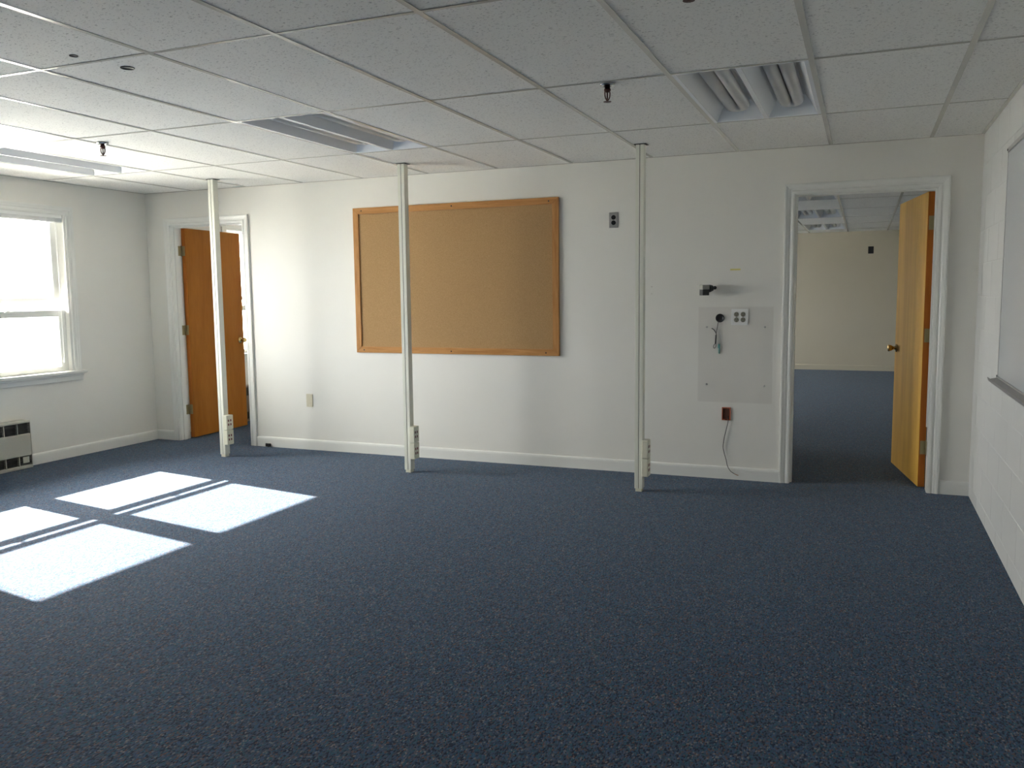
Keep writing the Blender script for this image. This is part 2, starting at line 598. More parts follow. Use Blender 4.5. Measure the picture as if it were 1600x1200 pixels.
baseboard('baseboard_far', (-2.8, YE), (XE, YE), (0, -1), 'pale baseboard at the far wall beyond the open door', 'wall_far')

# casings ------------------------------------------------------------
CPROF = [(0.0, 0.0), (0.0, 0.011), (0.006, 0.013), (0.018, 0.013), (0.022, 0.010), (0.030, 0.010), (0.036, 0.014), (0.048, 0.016), (0.056, 0.019), (0.066, 0.019), (0.068, 0.016), (0.068, 0.0)]
def casing_mesh(pts_of):
    """pts_of(u, v) -> list of corner points of the swept path, for profile offset u and proudness v"""
    bm_ = bm_new()
    rows = [[bm_.verts.new(p) for p in pts_of(u, v)] for u, v in CPROF]
    for i in range(len(rows)):
        r0, r1 = rows[i], rows[(i + 1) % len(rows)]
        for k in range(len(r0) - 1):
            bm_.faces.new((r0[k], r0[k + 1], r1[k + 1], r1[k]))
    bm_.faces.new([r[0] for r in rows])
    bm_.faces.new([r[-1] for r in rows][::-1])
    return bm_

def doorway(n, D, hinge, label):
    x0, x1, zt = D
    rv = 0.005
    o = obj('trim_%d' % n, casing_mesh(lambda u, v: [(x0 - rv - u, -v, 0), (x0 - rv - u, -v, zt + rv + u), (x1 + rv + u, -v, zt + rv + u), (x1 + rv + u, -v, 0)]), 'trim')
    tag(o, label, 'door frame', kind='structure')
    obj('casing', casing_mesh(lambda u, v: [(x0 - rv - u, WT + v, 0), (x0 - rv - u, WT + v, zt + rv + u), (x1 + rv + u, WT + v, zt + rv + u), (x1 + rv + u, WT + v, 0)]), 'trim', o)
    box_obj('jamb', (x0 - JT, x0, 0, WT, 0, zt + JT), 'trim', o)
    box_obj('jamb', (x1, x1 + JT, 0, WT, 0, zt + JT), 'trim', o)
    box_obj('jamb_head', (x0, x1, 0, WT, zt, zt + JT), 'trim', o)
    sz = 0.44 if n == 2 else 0
    box_obj('door_stop', (x0, x0 + 0.011, 0.035, 0.070, 0, zt), 'trim', o)
    box_obj('door_stop', (x1 - 0.011, x1, 0.035, 0.070, sz, zt), 'trim', o)
    box_obj('door_stop', (x0 + 0.011, x1 - 0.011, 0.035, 0.070, zt - 0.011, zt), 'trim', o)
    return o
doorway(1, D1, 'L', 'white moulded frame around the office doorway in left corner')
doorway(2, D2, 'R', 'white moulded frame around the right doorway to far room')

# doors --------------------------------------------------------------
def door(n, sgn, pivot, ang, width, height, facemat, label):
    """slab hangs from the pivot, closed along sgn*X, leaf thickness towards -Y"""
    T = 0.044
    bm_ = bm_new()
    g = 0.003
    xa, xb = sorted((sgn * g, sgn * width))
    add_box(bm_, xa, xb, -T, 0, 0.012, height, bevel=0.0015)
    for f in bm_.faces:
        if abs(f.normal.x) > 0.9 or abs(f.normal.z) > 0.9:
            f.material_index = 1
    d = obj('door_%d' % n, bm_, [facemat, 'door_edge'])
    d.location = (pivot[0], pivot[1], 0)
    d.rotation_euler = (0, 0, ang)
    tag(d, label, 'door', kind='structure')
    for z in (1.80, 1.05, 0.285):
        b = bm_new()
        add_box(b, *sorted((sgn * 0.0005, sgn * 0.0032)), -0.036, -0.001, z - 0.046, z + 0.046)
        add_cyl(b, (0, 0.004, z - 0.05), (0, 0.004, z + 0.05), 0.0075, n=14)
        for dz in (-0.03, 0.0, 0.03):
            add_cyl(b, (sgn * 0.0004, -0.02 + 0.006 * (dz == 0), z + dz), (-sgn * 0.0004, -0.02 + 0.006 * (dz == 0), z + dz), 0.0038, n=8)
        # leaf on the jamb, in the frame of the open door
        h = obj('hinge', b, 'old_brass', d)
    for s in (1, -1):
        b = bm_new()
        kx = sgn * (width - 0.062)
        y0 = 0 if s == 1 else -T
        add_lathe(b, (kx, y0, 0.915), (0, s, 0), [(0, 0.031), (0.004, 0.032), (0.008, 0.026), (0.011, 0.013), (0.026, 0.011), (0.032, 0.017), (0.044, 0.023), (0.058, 0.0265), (0.064, 0.024), (0.066, 0.016), (0.0665, 0.0)], 28)
        obj('knob', b, 'brass', d)
    b = bm_new()
    add_box(b, *sorted((sgn * width, sgn * (width + 0.0012))), -0.034, -0.010, 0.885, 0.945)
    obj('latch_plate', b, 'brass', d)
    return d
door(1, 1, (D1[0] + 0.003, WT + 0.004), math.radians(92.5), 0.815, 2.012, 'door_l', 'honey wood flush door standing open into the small office')
door(2, -1, (D2[1] - 0.003, WT + 0.004), math.radians(-80.5), 0.866, 2.005, 'door_r', 'pale wood flush door swung open into the far room')
# jamb leaves of the hinges belong to the frames
for (nm, xj, s) in (('trim_1', D1[0], 1), ('trim_2', D2[1], -1)):
    par = bpy.data.objects[nm]
    for z in (1.80, 1.05, 0.285):
        box_obj('hinge_leaf', (*sorted((xj, xj + s * 0.0022)), WT - 0.037, WT - 0.001, z - 0.046, z + 0.046), 'old_brass', par)

# windows ------------------------------------------------------------
def window(n, y0, y1, blinds, label):
    ymid = (y0 + y1) / 2
    rv = 0.004
    o = obj('window_%d' % n, casing_mesh(lambda u, v: [(XL + v, y0 - rv - u, WZ0 - 0.0), (XL + v, y0 - rv - u, WZ1 + rv + u), (XL + v, y1 + rv + u, WZ1 + rv + u), (XL + v, y1 + rv + u, WZ0 - 0.0)]), 'trim')
    tag(o, label, 'window', kind='structure')
    # stool and apron
    b = bm_new()
    add_box(b, XO + 0.02, XL, y0, y1, WZ0 - 0.03, WZ0)
    add_box(b, XL, XL + 0.052, y0 - 0.098, y1 + 0.098, WZ0 - 0.026, WZ0, bevel=0.006, seg=2)
    obj('stool', b, 'trim', o)
    b = bm_new()
    add_box(b, XL, XL + 0.016, y0 - 0.078, y1 + 0.078, WZ0 - 0.085, WZ0 - 0.026, bevel=0.003)
    add_box(b, XL, XL + 0.022, y0 - 0.080, y1 + 0.080, WZ0 - 0.046, WZ0 - 0.026, bevel=0.004)
    obj('apron', b, 'trim', o)
    # jamb lining
    box_obj('jamb', (XO, XL, y0, y0 + 0.016, WZ0, WZ1), 'trim', o)
    box_obj('jamb', (XO, XL, y1 - 0.016, y1, WZ0, WZ1), 'trim', o)
    box_obj('jamb_head', (XO, XL, y0, y1, WZ1, WZ1 + 0.02), 'trim', o)
    box_obj('mullion', (XO, XL + 0.012, ymid - 0.052, ymid + 0.052, WZ0, WZ1), 'trim', o)
    halves = [(ymid + 0.052, y1 - 0.016), (y0 + 0.016, ymid - 0.052)]
    for hi, (a, c) in enumerate(halves):
        # lower sash, inner plane
        st = 0.070 if hi == 0 else 0.062
        xi0, xi1 = XL - 0.072, XL - 0.040
        xu0, xu1 = XL - 0.112, XL - 0.078
        for nm, (xa, xb), zb, zt, br, tr in (('lower_sash', (xi0, xi1), WZ0, 1.266, 0.040, 0.055), ('upper_sash', (xu0, xu1), 1.328, WZ1, 0.042, 0.010)):
            b = bm_new()
            add_box(b, xa, xb, a, a + 0.055, zb, zt, bevel=0.002)
            add_box(b, xa, xb, c - st, c, zb, zt, bevel=0.002)
            add_box(b, xa, xb, a + 0.055, c - st, zb, zb + br, bevel=0.002)
            add_box(b, xa, xb, a + 0.055, c - st, zt - tr, zt, bevel=0.002)
            s = obj(nm, b, 'trim', o)
            box_obj('pane', ((xa + xb) / 2 - 0.002, (xa + xb) / 2 + 0.002, a + 0.05, c - st + 0.005, zb + br - 0.005, zt - tr + 0.005), 'glass' if nm == 'lower_sash' else 'glass_upper', s)
        b = bm_new()
        add_box(b, xi1, xi1 + 0.012, (a + c) / 2 - 0.03, (a + c) / 2 + 0.03, 1.250, 1.266, bevel=0.002)
        add_cyl(b, (xi1 + 0.006, (a + c) / 2, 1.266), (xi1 + 0.006, (a + c) / 2, 1.276), 0.011, n=14)
        obj('sash_lock', b, 'trim', o)
        if blinds:
            blind(a, c, hi)
    return o

def blind(a, c, hi):
    """mini blind pulled all the way up: head rail, bunched slats, bottom rail and its cords"""
    xb = XL - 0.018
    root = empty('venetian_blind', (xb, (a + c) / 2, WZ1))
    tag(root, 'white mini blind pulled up at top of window, part nearest the corner' if hi == 0 else 'white mini blind pulled up at top of window, part farther from corner', 'blind', 'mini blinds in the bright window')
    L_ = c - a - 0.016
    box_obj('head_rail', (-0.014, 0.014, -L_ / 2, L_ / 2, -0.028, -0.001), 'slat', root, bevel=0.001)
    b = bm_new()
    for k in range(22):
        z = -0.030 - k * 0.0010
        add_box(b, -0.0125 + 0.0006 * (k % 2), 0.0125 - 0.0006 * (k % 3), -L_ / 2 + 0.002, L_ / 2 - 0.002, z - 0.0003, z + 0.0003)
    tag(obj('slat_bundle', b, 'slat', root), kind='stuff')
    box_obj('bottom_rail', (-0.012, 0.012, -L_ / 2, L_ / 2, -0.062, -0.053), 'slat', root, bevel=0.001)
    for f in (-0.36, 0.36):
        for xa in (-0.0140, 0.0128):
            box_obj('ladder_tape', (xa, xa + 0.0012, f * L_ - 0.006, f * L_ + 0.006, -0.060, -0.028), 'slat', root)
    b = bm_new()
    for dy in (0.0, 0.006):
        add_tube(b, smooth_path([(0.017, L_ / 2 - 0.075 + dy, -0.020), (0.020, L_ / 2 - 0.072 + dy, -0.45), (0.019, L_ / 2 - 0.068 + dy * 0.5, -0.85), (0.018, L_ / 2 - 0.066, -1.215)], 5), 0.0011, 6)
    cd = obj('pull_cord', b, 'slat', root)
    b = bm_new()
    add_lathe(b, (0.018, L_ / 2 - 0.066, -1.205), (0, 0, -1), [(0, 0.003), (0.010, 0.005), (0.034, 0.008), (0.038, 0.006), (0.0385, 0)], 12)
    obj('tassel', b, 'slat', cd)
    b = bm_new()
    add_cyl(b, (0.018, -L_ / 2 + 0.06, -0.028), (0.020, -L_ / 2 + 0.06, -0.55), 0.003, n=8)
    obj('tilt_wand', b, 'slat', root)

window(1, *WIN_MAIN, True, 'bright double-hung twin window in the left wall above heater')
window(2, *WIN_OFFICE, False, 'bright window glimpsed through the office doorway')
for i, (a, b_) in enumerate(WIN_FAR_ADDED):
    window(3 + i, a, b_, False, 'unseen window added to light the far room')

# ------------------------------------------------------------------ ceilings
S, LG = 0.6096, 1.2192
TW = 0.024
def ceiling_grid(name, label, xs, ys, lights, clip, slab):
    """xs, ys: ascending grid lines, first and last are the walls; lights: set of (ix, iy)"""
    root = box_obj(name, slab, 'upper_plaster')
    tag(root, label, 'ceiling', kind='structure')
    cache = {}
    for ix in range(len(xs) - 1):
        for iy in range(len(ys) - 1):
            if (ix, iy) in lights:
                continue
            a, b_, c, d = xs[ix], xs[ix + 1], ys[iy], ys[iy + 1]
            key = (round(b_ - a, 4), round(d - c, 4))
            if key not in cache:
                q = bm_new()
                add_box(q, -(b_ - a) / 2 + 0.002, (b_ - a) / 2 - 0.002, -(d - c) / 2 + 0.002, (d - c) / 2 - 0.002, 0.0022, 0.017)
                cache[key] = mesh_of('ceiling_tile', q)
            t = obj('ceiling_tile', cache[key], 'tile', root, ((a + b_) / 2, (c + d) / 2, H))
            t.location.z = H + random.uniform(0, 0.0012)
            t.rotation_euler = (random.uniform(-0.0012, 0.0012) * 0.6, random.uniform(-0.0015, 0.0015), 0)
    # main runners along Y, cross tees along X
    def tee(w_, l_):
        q = bm_new()
        add_box(q, -w_ / 2, w_ / 2, -l_ / 2, l_ / 2, 0, 0.0016)
        add_box(q, -0.002, 0.002, -l_ / 2, l_ / 2, 0.0016, 0.035)
        return q
    yl = ys[-1] - ys[0]
    mr = mesh_of('main_runner', tee(TW, yl))
    for x in xs[1:-1]:
        obj('main_runner', mr, 'tee', root, (x, (ys[0] + ys[-1]) / 2, H))
    ct = {}
    for ix in range(len(xs) - 1):
        for y in ys[1:-1]:
            a = xs[ix] + (TW / 2 if ix else 0)
            b_ = xs[ix + 1] - (TW / 2 if ix < len(xs) - 2 else 0)
            key = round(b_ - a, 4)
            if key not in ct:
                ct[key] = mesh_of('cross_tee', tee(0.018, b_ - a))
            o = obj('cross_tee', ct[key], 'tee', root, ((a + b_) / 2, y, H + 0.0003))
            o.rotation_euler = (0, 0, math.pi / 2)
    x0, x1, y0, y1 = xs[0], xs[-1], ys[0], ys[-1]
    for (p, q_) in (((x0, x1, y1 - 0.020, y1), 0), ((x0, x1, y0, y0 + 0.020), 0), ((x0, x0 + 0.020, y0 + 0.020, y1 - 0.020), 1), ((x1 - 0.020, x1, y0 + 0.020, y1 - 0.020), 1)):
        b = bm_new()
        add_box(b, *p, H - 0.0004, H + 0.0012)
        obj('wall_angle', b, 'tee', root)
    return root

xs = [XL] + [-S * i for i in range(10, -1, -1)] + [XR]
ysm = [YF] + [0.125 - LG * j for j in range(6, 0, -1)] + [0.0]
col_of = lambda i: xs.index(-S * i) - 1          # cell left of line A_i is A_(i+1)..A_i
row12 = len(ysm) - 3
main_lights = {(col_of(1), row12), (col_of(5), row12), (col_of(9), row12)}
ceil = ceiling_grid('ceiling', 'suspended ceiling of white speckled tiles in a metal grid', xs, ysm, main_lights, None, (XL, XR, YF, 0, H + 0.12, H + 0.16))

FX0 = -0.045
xf = [-2.20] + [FX0 - S * i for i in range(3, -2, -1)] + [1.40]
yf = [WT] + [3.70 + LG * j for j in range(-2, 5)] + [YE]
far_col = xf.index(FX0 - S) - 1
far_lights = {(far_col, 2), (far_col, 4), (far_col, 6)}
ceiling_grid('ceiling', 'tiled ceiling of the far room seen through right doorway', xf, yf, far_lights, None, (OX + WT, XE, WT, YE, H + 0.12, H + 0.16))
bm = bm_new()
add_box(bm, OX + WT, xf[0], WT, YE, H, H + 0.03)
add_box(bm, xf[-1], XE, WT, YE, H, H + 0.03)
add_box(bm, XL, OX + WT, OY + WT, YE, H, H + 0.03)
tag(obj('ceiling', bm, 'upper_plaster'), 'ceiling at the sides of the far room', 'ceiling', kind='structure')
tag(box_obj('ceiling', (XL, OX, WT, OY, H, H + 0.03), 'upper_plaster'), 'ceiling of the small office', 'ceiling', kind='structure')

# holes drilled in a tile
def hole(x, y, r, par):
    b = bm_new()
    add_lathe(b, (x, y, H + 0.0035), (0, 0, -1), [(0, r * 1.0), (0.0030, r), (0.0033, r * 0.9), (0.0012, r * 0.88), (0.0010, 0.0)], 24)
    h = obj('drilled_hole', b, 'dark', par)
    h['label'] = 'dark round hole'
hole(-3.352, -3.629, 0.017, ceil)
hole(-3.304, -3.401, 0.029, ceil)

# ------------------------------------------------------------------ ceiling lights
def troffer():
    root = empty('ceiling_light', (0, 0, H))
    W2, L2 = S / 2 - TW / 2 + 0.004, LG / 2 - 0.009
    D = 0.098
    b = bm_new()
    # housing: thin flange frame and shallow box above
    for (p) in ((-W2, -W2 + 0.022, -L2, L2), (W2 - 0.022, W2, -L2, L2), (-W2 + 0.022, W2 - 0.022, -L2, -L2 + 0.010), (-W2 + 0.022, W2 - 0.022, L2 - 0.010, L2), (-0.012, 0.012, -L2 + 0.010, L2 - 0.010)):
        add_box(b, *p, 0.0005, 0.004)
    obj('flange', b, 'white_metal', root)
    b = bm_new()
    add_box(b, -W2 + 0.004, W2 - 0.004, -L2 + 0.004, L2 - 0.004, D + 0.004, D + 0.02)
    for p in ((-W2 + 0.001, -W2 + 0.004, -L2 + 0.004, L2 - 0.004), (W2 - 0.004, W2 - 0.001, -L2 + 0.004, L2 - 0.004), (-W2 + 0.004, W2 - 0.004, -L2 + 0.001, -L2 + 0.004), (-W2 + 0.004, W2 - 0.004, L2 - 0.004, L2 - 0.001)):
        add_box(b, *p, 0.004, D + 0.02)
    obj('housing', b, 'white_metal', root)
    for s in (-1, 1):
        xa, xb = (-W2 + 0.022, -0.012) if s < 0 else (0.012, W2 - 0.022)
        xc = (xa + xb) / 2
        hw = (xb - xa) / 2
        pw, pl = 0.068, L2 - 0.010 - 0.075
        b = bm_new()
        lo = [b.verts.new((xc + i * hw, j * (L2 - 0.010), 0.003)) for i, j in ((-1, -1), (1, -1), (1, 1), (-1, 1))]
        mid = [b.verts.new((xc + i * (pw + 0.022), j * (pl + 0.02), D * 0.72)) for i, j in ((-1, -1), (1, -1), (1, 1), (-1, 1))]
        hi = [b.verts.new((xc + i * pw, j * pl, D)) for i, j in ((-1, -1), (1, -1), (1, 1), (-1, 1))]
        for A, B in ((lo, mid), (mid, hi)):
            for k in range(4):
                b.faces.new((A[k], A[(k + 1) % 4], B[(k + 1) % 4], B[k]))
        b.faces.new(hi)
        r = obj('reflector', b, 'white_metal', root)
        sl = r.modifiers.new('thickness', 'SOLIDIFY')
        sl.thickness = 0.001
        # U-bent tube lying in the trough
        sp, yy = 0.035, pl - 0.065
        pts = [(xc - sp, -pl + 0.02, D - 0.036), (xc - sp, 0, D - 0.036), (xc - sp, yy, D - 0.036)]
        pts += [(xc - sp * math.cos(t), yy + sp * 1.1 * math.sin(t), D - 0.036) for t in [math.pi * k / 10 for k in range(1, 10)]]
        pts += [(xc + sp, yy, D - 0.036), (xc + sp, 0, D - 0.036), (xc + sp, -pl + 0.02, D - 0.036)]
        b = bm_new()
        add_tube(b, pts, 0.0315, 16)
        obj('tube', b, 'tube', root)
    return root

light0 = troffer()
G1 = 'recessed ceiling lights of the main room'
def cell_center(xv, yv, c):
    return ((xv[c[0]] + xv[c[0] + 1]) / 2, (yv[c[1]] + yv[c[1] + 1]) / 2, H)
specs = [((col_of(1), row12), xs, ysm, 'unlit recessed light with curved tubes, above the right doorway side', G1),
         ((col_of(5), row12), xs, ysm, 'unlit two-trough recessed light in front of the pin board', G1),
         ((col_of(9), row12), xs, ysm, 'two-trough recessed light at the left, brightened by the window', G1)]
G2 = 'recessed lights in the far room'
for k, r_ in enumerate((2, 4, 6)):
    specs.append(((far_col, r_), xf, yf, ['recessed light just inside far room, cut by door head', 'middle of three recessed lights in the far room', 'farthest recessed light of far room, next to its back wall'][k], G2))
for i, (c, xv, yv, lb, gr) in enumerate(specs):
    o = light0 if i == 0 else dup(light0, (0, 0, 0))
    o.location = cell_center(xv, yv, c)
    tag(o, lb, 'ceiling light', gr)

# ------------------------------------------------------------------ sprinklers
def sprinkler():
    root = empty('fire_sprinkler', (0, 0, H))
    b = bm_new()
    add_lathe(b, (0, 0, -0.0005), (0, 0, -1), [(0, 0.036), (0.003, 0.036), (0.007, 0.031), (0.0075, 0.020), (0.003, 0.018), (0.003, 0.0)], 28)
    obj('escutcheon', b, 'chrome', root)
    b = bm_new()
    add_lathe(b, (0, 0, -0.002), (0, 0, -1), [(0, 0.013), (0.018, 0.013), (0.020, 0.016), (0.028, 0.016), (0.030, 0.009), (0.036, 0.007)], 12)
    obj('body', b, 'bronze', root)
    b = bm_new()
    for s in (-1, 1):
        add_tube(b, smooth_path([(s * 0.012, 0, -0.028), (s * 0.0145, 0, -0.042), (s * 0.012, 0, -0.060), (s * 0.004, 0, -0.072), (0, 0, -0.074)], 4), 0.0032, 8)
    obj('frame_arms', b, 'bronze', root)
    b = bm_new()
    add_cyl(b, (0, 0, -0.036), (0, 0, -0.070), 0.0035, n=10)
    obj('fusible_link', b, 'bronze', root)
    b = bm_new()
    add_cyl(b, (0, 0, -0.074), (0, 0, -0.082), 0.005, n=10)
    for k in range(12):
        t = 2 * math.pi * k / 12
        d, e = Vector((math.cos(t), math.sin(t), 0)), Vector((-math.sin(t), math.cos(t), 0))
        add_box(b, -0.0015, 0.0015, -0.0015, 0.0015, -0.0805, -0.079)
        vs = list(b.verts)[-8:]
        for v in vs:
            q = v.co.copy()
            v.co = d * (0.011 + (0.0075 if q.x > 0 else -0.0065)) + e * (0.0036 if q.y > 0 else -0.0036) + Vector((0, 0, q.z))
    obj('deflector', b, 'bronze', root)
    return root
sp0 = sprinkler()
sp_specs = [((-1.517, -2.262, H), 0.9, 'bronze fire sprinkler with chrome rose beside the right ceiling light'),
            ((-4.828, -2.154, H), 0.2, 'dark fire sprinkler hanging near the left ceiling light'),
            ((-0.900, -3.51, H), 0.5, 'fire sprinkler at top edge of the photo, only its tip in view')]
for i, (p, a, lb) in enumerate(sp_specs):
    o = sp0 if i == 0 else dup(sp0, (0, 0, 0))
    o.location = p
    o.rotation_euler = (0, 0, a)
    tag(o, lb, 'sprinkler', 'ceiling fire sprinklers')

# ------------------------------------------------------------------ power poles
def power_pole():
    PX, PY = 0.056, 0.058
    root = empty('power_pole', (0, 0, 0))
    b = bm_new()
    add_box(b, 0.002, PX - 0.002, 0.004, PY, 0.022, H - 0.002)
    obj('core', b, 'cream', root)
    for (a, c) in ((0, PX / 2 - 0.0018), (PX / 2 + 0.0018, PX)):
        bb = bm_new()
        add_box(bb, a, c, 0, PY if c == PX or a == 0 else 0.01, 0.022, H - 0.003, bevel=0.0015)
        # keep the two half covers as channels around the core
        obj('cover', bb, 'cream', root)
    box_obj('seam', (PX / 2 - 0.0018, PX / 2 + 0.0018, 0.0030, 0.006, 0.022, H - 0.003), 'dark_gap', root)
    box_obj('foot', (0.006, PX - 0.006, 0.004, PY - 0.004, 0.0, 0.022), 'cream2', root, bevel=0.001)
    b = bm_new()
    add_box(b, -0.012, PX + 0.016, -0.006, PY + 0.010, H - 0.004, H - 0.0005, bevel=0.001)
    obj('ceiling_plate', b, 'dark_gap', root)
    for (z0, z1) in ((0.108, 0.232), (0.236, 0.360)):
        b = bm_new()
        add_box(b, PX - 0.004, PX + 0.040, -0.012, PY + 0.010, z0, z1, bevel=0.004, seg=2)
        bx = obj('outlet_box', b, 'cream2', root)
        zc = (z0 + z1) / 2
        for dy in (-0.014, 0.014):
            for dz in (-0.017, 0.017):
                s = bm_new()
                add_box(s, PX + 0.0398, PX + 0.0412, 0.023 + dy - 0.007, 0.023 + dy + 0.007, zc + dz - 0.009, zc + dz + 0.009, bevel=0.0005)
                obj('socket', s, 'red_slot', bx)
    return root
pp = power_pole()
pole_specs = [((-5.437, -0.548, 0), 'cream power pole in front of the office doorway'),
              ((-3.612, -0.588, 0), 'cream power pole crossing the pin board'),
              ((-1.795, -0.618, 0), 'cream power pole right of pin board, nearest the wall sockets')]
for i, (p, lb) in enumerate(pole_specs):
    o = pp if i == 0 else dup(pp, (0, 0, 0))
    o.location = p
    tag(o, lb, 'power pole', 'cream power poles from floor to ceiling')

# ------------------------------------------------------------------ pin board
x0, x1, z0, z1 = -4.378, -2.545, 0.877, 2.091
root = empty('pin_board', ((x0 + x1) / 2, 0, z0))
tag(root, 'large tan pin board in an oak frame on the back wall', 'pin board')
root_loc = Vector(root.location)
def pb(name, box, mat, bev=0.0):
    o = box_obj(name, box, mat, root, bevel=bev)
    o.location = -root_loc
    return o
FW = 0.052
pb('panel', (x0 + 0.02, x1 - 0.02, -0.009, -0.002, z0 + 0.02, z1 - 0.02), 'cork')
for nm, vs_, mt in (('frame_top', [(x0, z1), (x1, z1), (x1 - FW, z1 - FW), (x0 + FW, z1 - FW)], 'oak_h'), ('frame_bottom', [(x0, z0), (x1, z0), (x1 - FW, z0 + FW), (x0 + FW, z0 + FW)], 'oak_h'),
                    ('frame_side', [(x0, z0), (x0, z1), (x0 + FW, z1 - FW), (x0 + FW, z0 + FW)], 'oak_v'), ('frame_side', [(x1, z0), (x1, z1), (x1 - FW, z1 - FW), (x1 - FW, z0 + FW)], 'oak_v')):
    b = bm_new()
    fr = [b.verts.new((x, -0.020, z)) for x, z in vs_]
    bk = [b.verts.new((x, -0.001, z)) for x, z in vs_]
    b.faces.new(fr)
    b.faces.new(bk[::-1])
    for k in range(4):
        b.faces.new((fr[k], fr[(k + 1) % 4], bk[(k + 1) % 4], bk[k]))
    bmesh.ops.recalc_face_normals(b, faces=b.faces)
    bmesh.ops.bevel(b, geom=[e for e in b.edges if all(v.co.y < -0.019 for v in e.verts)], offset=0.0025, segments=2, affect='EDGES')
    o = obj(nm, b, mt, root)
    o.location = -root_loc
for (x, z) in ((-4.294, 2.066), (-3.452, 2.066), (-2.624, 2.063), (-4.303, 0.900), (-3.476, 0.900), (-2.654, 0.900)):
    b = bm_new()
    add_lathe(b, (x, -0.0198, z), (0, -1, 0), [(0, 0.006), (0.0008, 0.006), (0.0016, 0.004), (0.0017, 0)], 12)
    o = obj('screw', b, 'dark', root)
    o.location = -root_loc

# ------------------------------------------------------------------ wall plates and wiring
def duplex(par, cx, cz, yf, mat_face, mat_slot):
    for dz in (-0.0195, 0.0195):
        b = bm_new()
        add_lathe(b, (cx, yf, cz + dz), (0, -1, 0), [(0, 0.0172), (0.0022, 0.0172), (0.0026, 0.0160), (0.0026, 0)], 20)
        f = obj('receptacle', b, mat_face, par)
        b = bm_new()
        add_box(b, cx - 0.0075, cx - 0.0050, yf - 0.0030, yf - 0.0015, cz + dz - 0.001, cz + dz + 0.0085)
        add_box(b, cx + 0.0050, cx + 0.0075, yf - 0.0030, yf - 0.0015, cz + dz - 0.001, cz + dz + 0.0075)
        add_cyl(b, (cx, yf - 0.0030, cz + dz - 0.0085), (cx, yf - 0.0015, cz + dz - 0.0085), 0.0028, n=10)
        obj('slots', b, mat_slot, f)
    b = bm_new()
    add_cyl(b, (cx, yf, cz), (cx, yf - 0.0012, cz), 0.003, n=10)
    obj('screw', b, 'chrome', par)

def plate(name, cx, cz, w_, h_, mat, label, cat, y=0.0, group=None):
    root = empty(name, (0, 0, 0))
    b = bm_new()
    add_box(b, cx - w_ / 2, cx + w_ / 2, y - 0.006, y - 0.0005, cz - h_ / 2, cz + h_ / 2)
    es = [e for e in b.edges if all(v.co.y < y - 0.005 for v in e.verts)]
    bmesh.ops.bevel(b, geom=es, offset=0.004, segments=2, affect='EDGES')
    obj('cover_plate', b, mat, root)
    return tag(root, label, cat, group)
p = plate('wall_outlet', -2.116, 1.899, 0.070, 0.115, 'steel', 'steel plate with black double socket high on back wall', 'wall outlet')
duplex(p, -2.116, 1.899, -0.006, 'black', 'dark')
M['ivory'] = plain('ivory_socket', (0.26, 0.25, 0.20), 0.4)
p = plate('wall_outlet', -1.188, 1.178, 0.117, 0.115, 'bright_steel', 'square steel plate with four ivory sockets on back wall', 'wall outlet')
duplex(p, -1.188 - 0.023, 1.178, -0.006, 'ivory', 'dark')
duplex(p, -1.188 + 0.023, 1.178, -0.006, 'ivory', 'dark')
M['beige'] = plain('beige_plate', (0.64, 0.60, 0.46), 0.4)
p = plate('blank_plate', -4.893, 0.441, 0.070, 0.115, 'beige', 'blank beige wall plate low between office doorway and pin board', 'wall plate')
for dz in (-0.042, 0.042):
    b = bm_new()
    add_cyl(b, (-4.893, -0.0055, 0.441 + dz), (-4.893, -0.0068, 0.441 + dz), 0.003, n=10)
    obj('screw', b, 'cream2', p)
p = plate('wall_outlet', -0.290, 2.020, 0.085, 0.118, 'black', 'small black plate high on far wall beyond the right door', 'wall outlet', y=YE)

# orange box with dangling wire
root = empty('junction_box', (0, 0, 0))
tag(root, 'open orange junction box low on back wall with dark wire dangling', 'junction box')
cx, cz, w2, h2 = -1.272, 0.479, 0.031, 0.047
b = bm_new()
for q in ((cx - w2, cx - w2 + 0.006, cz - h2, cz + h2), (cx + w2 - 0.006, cx + w2, cz - h2, cz + h2), (cx - w2 + 0.006, cx + w2 - 0.006, cz - h2, cz - h2 + 0.008), (cx - w2 + 0.006, cx + w2 - 0.006, cz + h2 - 0.008, cz + h2)):
    add_box(b, q[0], q[1], -0.010, -0.0005, q[2], q[3], bevel=0.001)
obj('rim', b, 'orange_box', root)
M['inside'] = plain('box_inside', (0.10, 0.035, 0.02), 0.7)
box_obj('back_plate', (cx - w2 + 0.006, cx + w2 - 0.006, -0.0022, -0.0006, cz - h2 + 0.008, cz + h2 - 0.008), 'inside', root)
for dz in (-1, 1):
    b = bm_new()
    add_cyl(b, (cx, -0.010, cz + dz * (h2 - 0.005)), (cx, -0.0115, cz + dz * (h2 - 0.005)), 0.0035, n=10)
    obj('screw', b, 'brass', root)
b = bm_new()
add_tube(b, smooth_path([(-1.262, -0.004, 0.462), (-1.256, -0.012, 0.432), (-1.268, -0.012, 0.370), (-1.284, -0.010, 0.295), (-1.290, -0.010, 0.235), (-1.281, -0.012, 0.190), (-1.266, -0.016, 0.142), (-1.255, -0.020, 0.098), (-1.233, -0.022, 0.063), (-1.205, -0.024, 0.045)]), 0.0024, 8)
wr_ = obj('wire', b, 'dark', root)
b = bm_new()
add_tube(b, smooth_path([(-1.205, -0.024, 0.045), (-1.190, -0.026, 0.039), (-1.176, -0.028, 0.035)]), 0.0028, 8)
M['wire_end'] = plain('bare_wire_end', (0.30, 0.13, 0.08), 0.5)
obj('wire_end', b, 'wire_end', wr_)

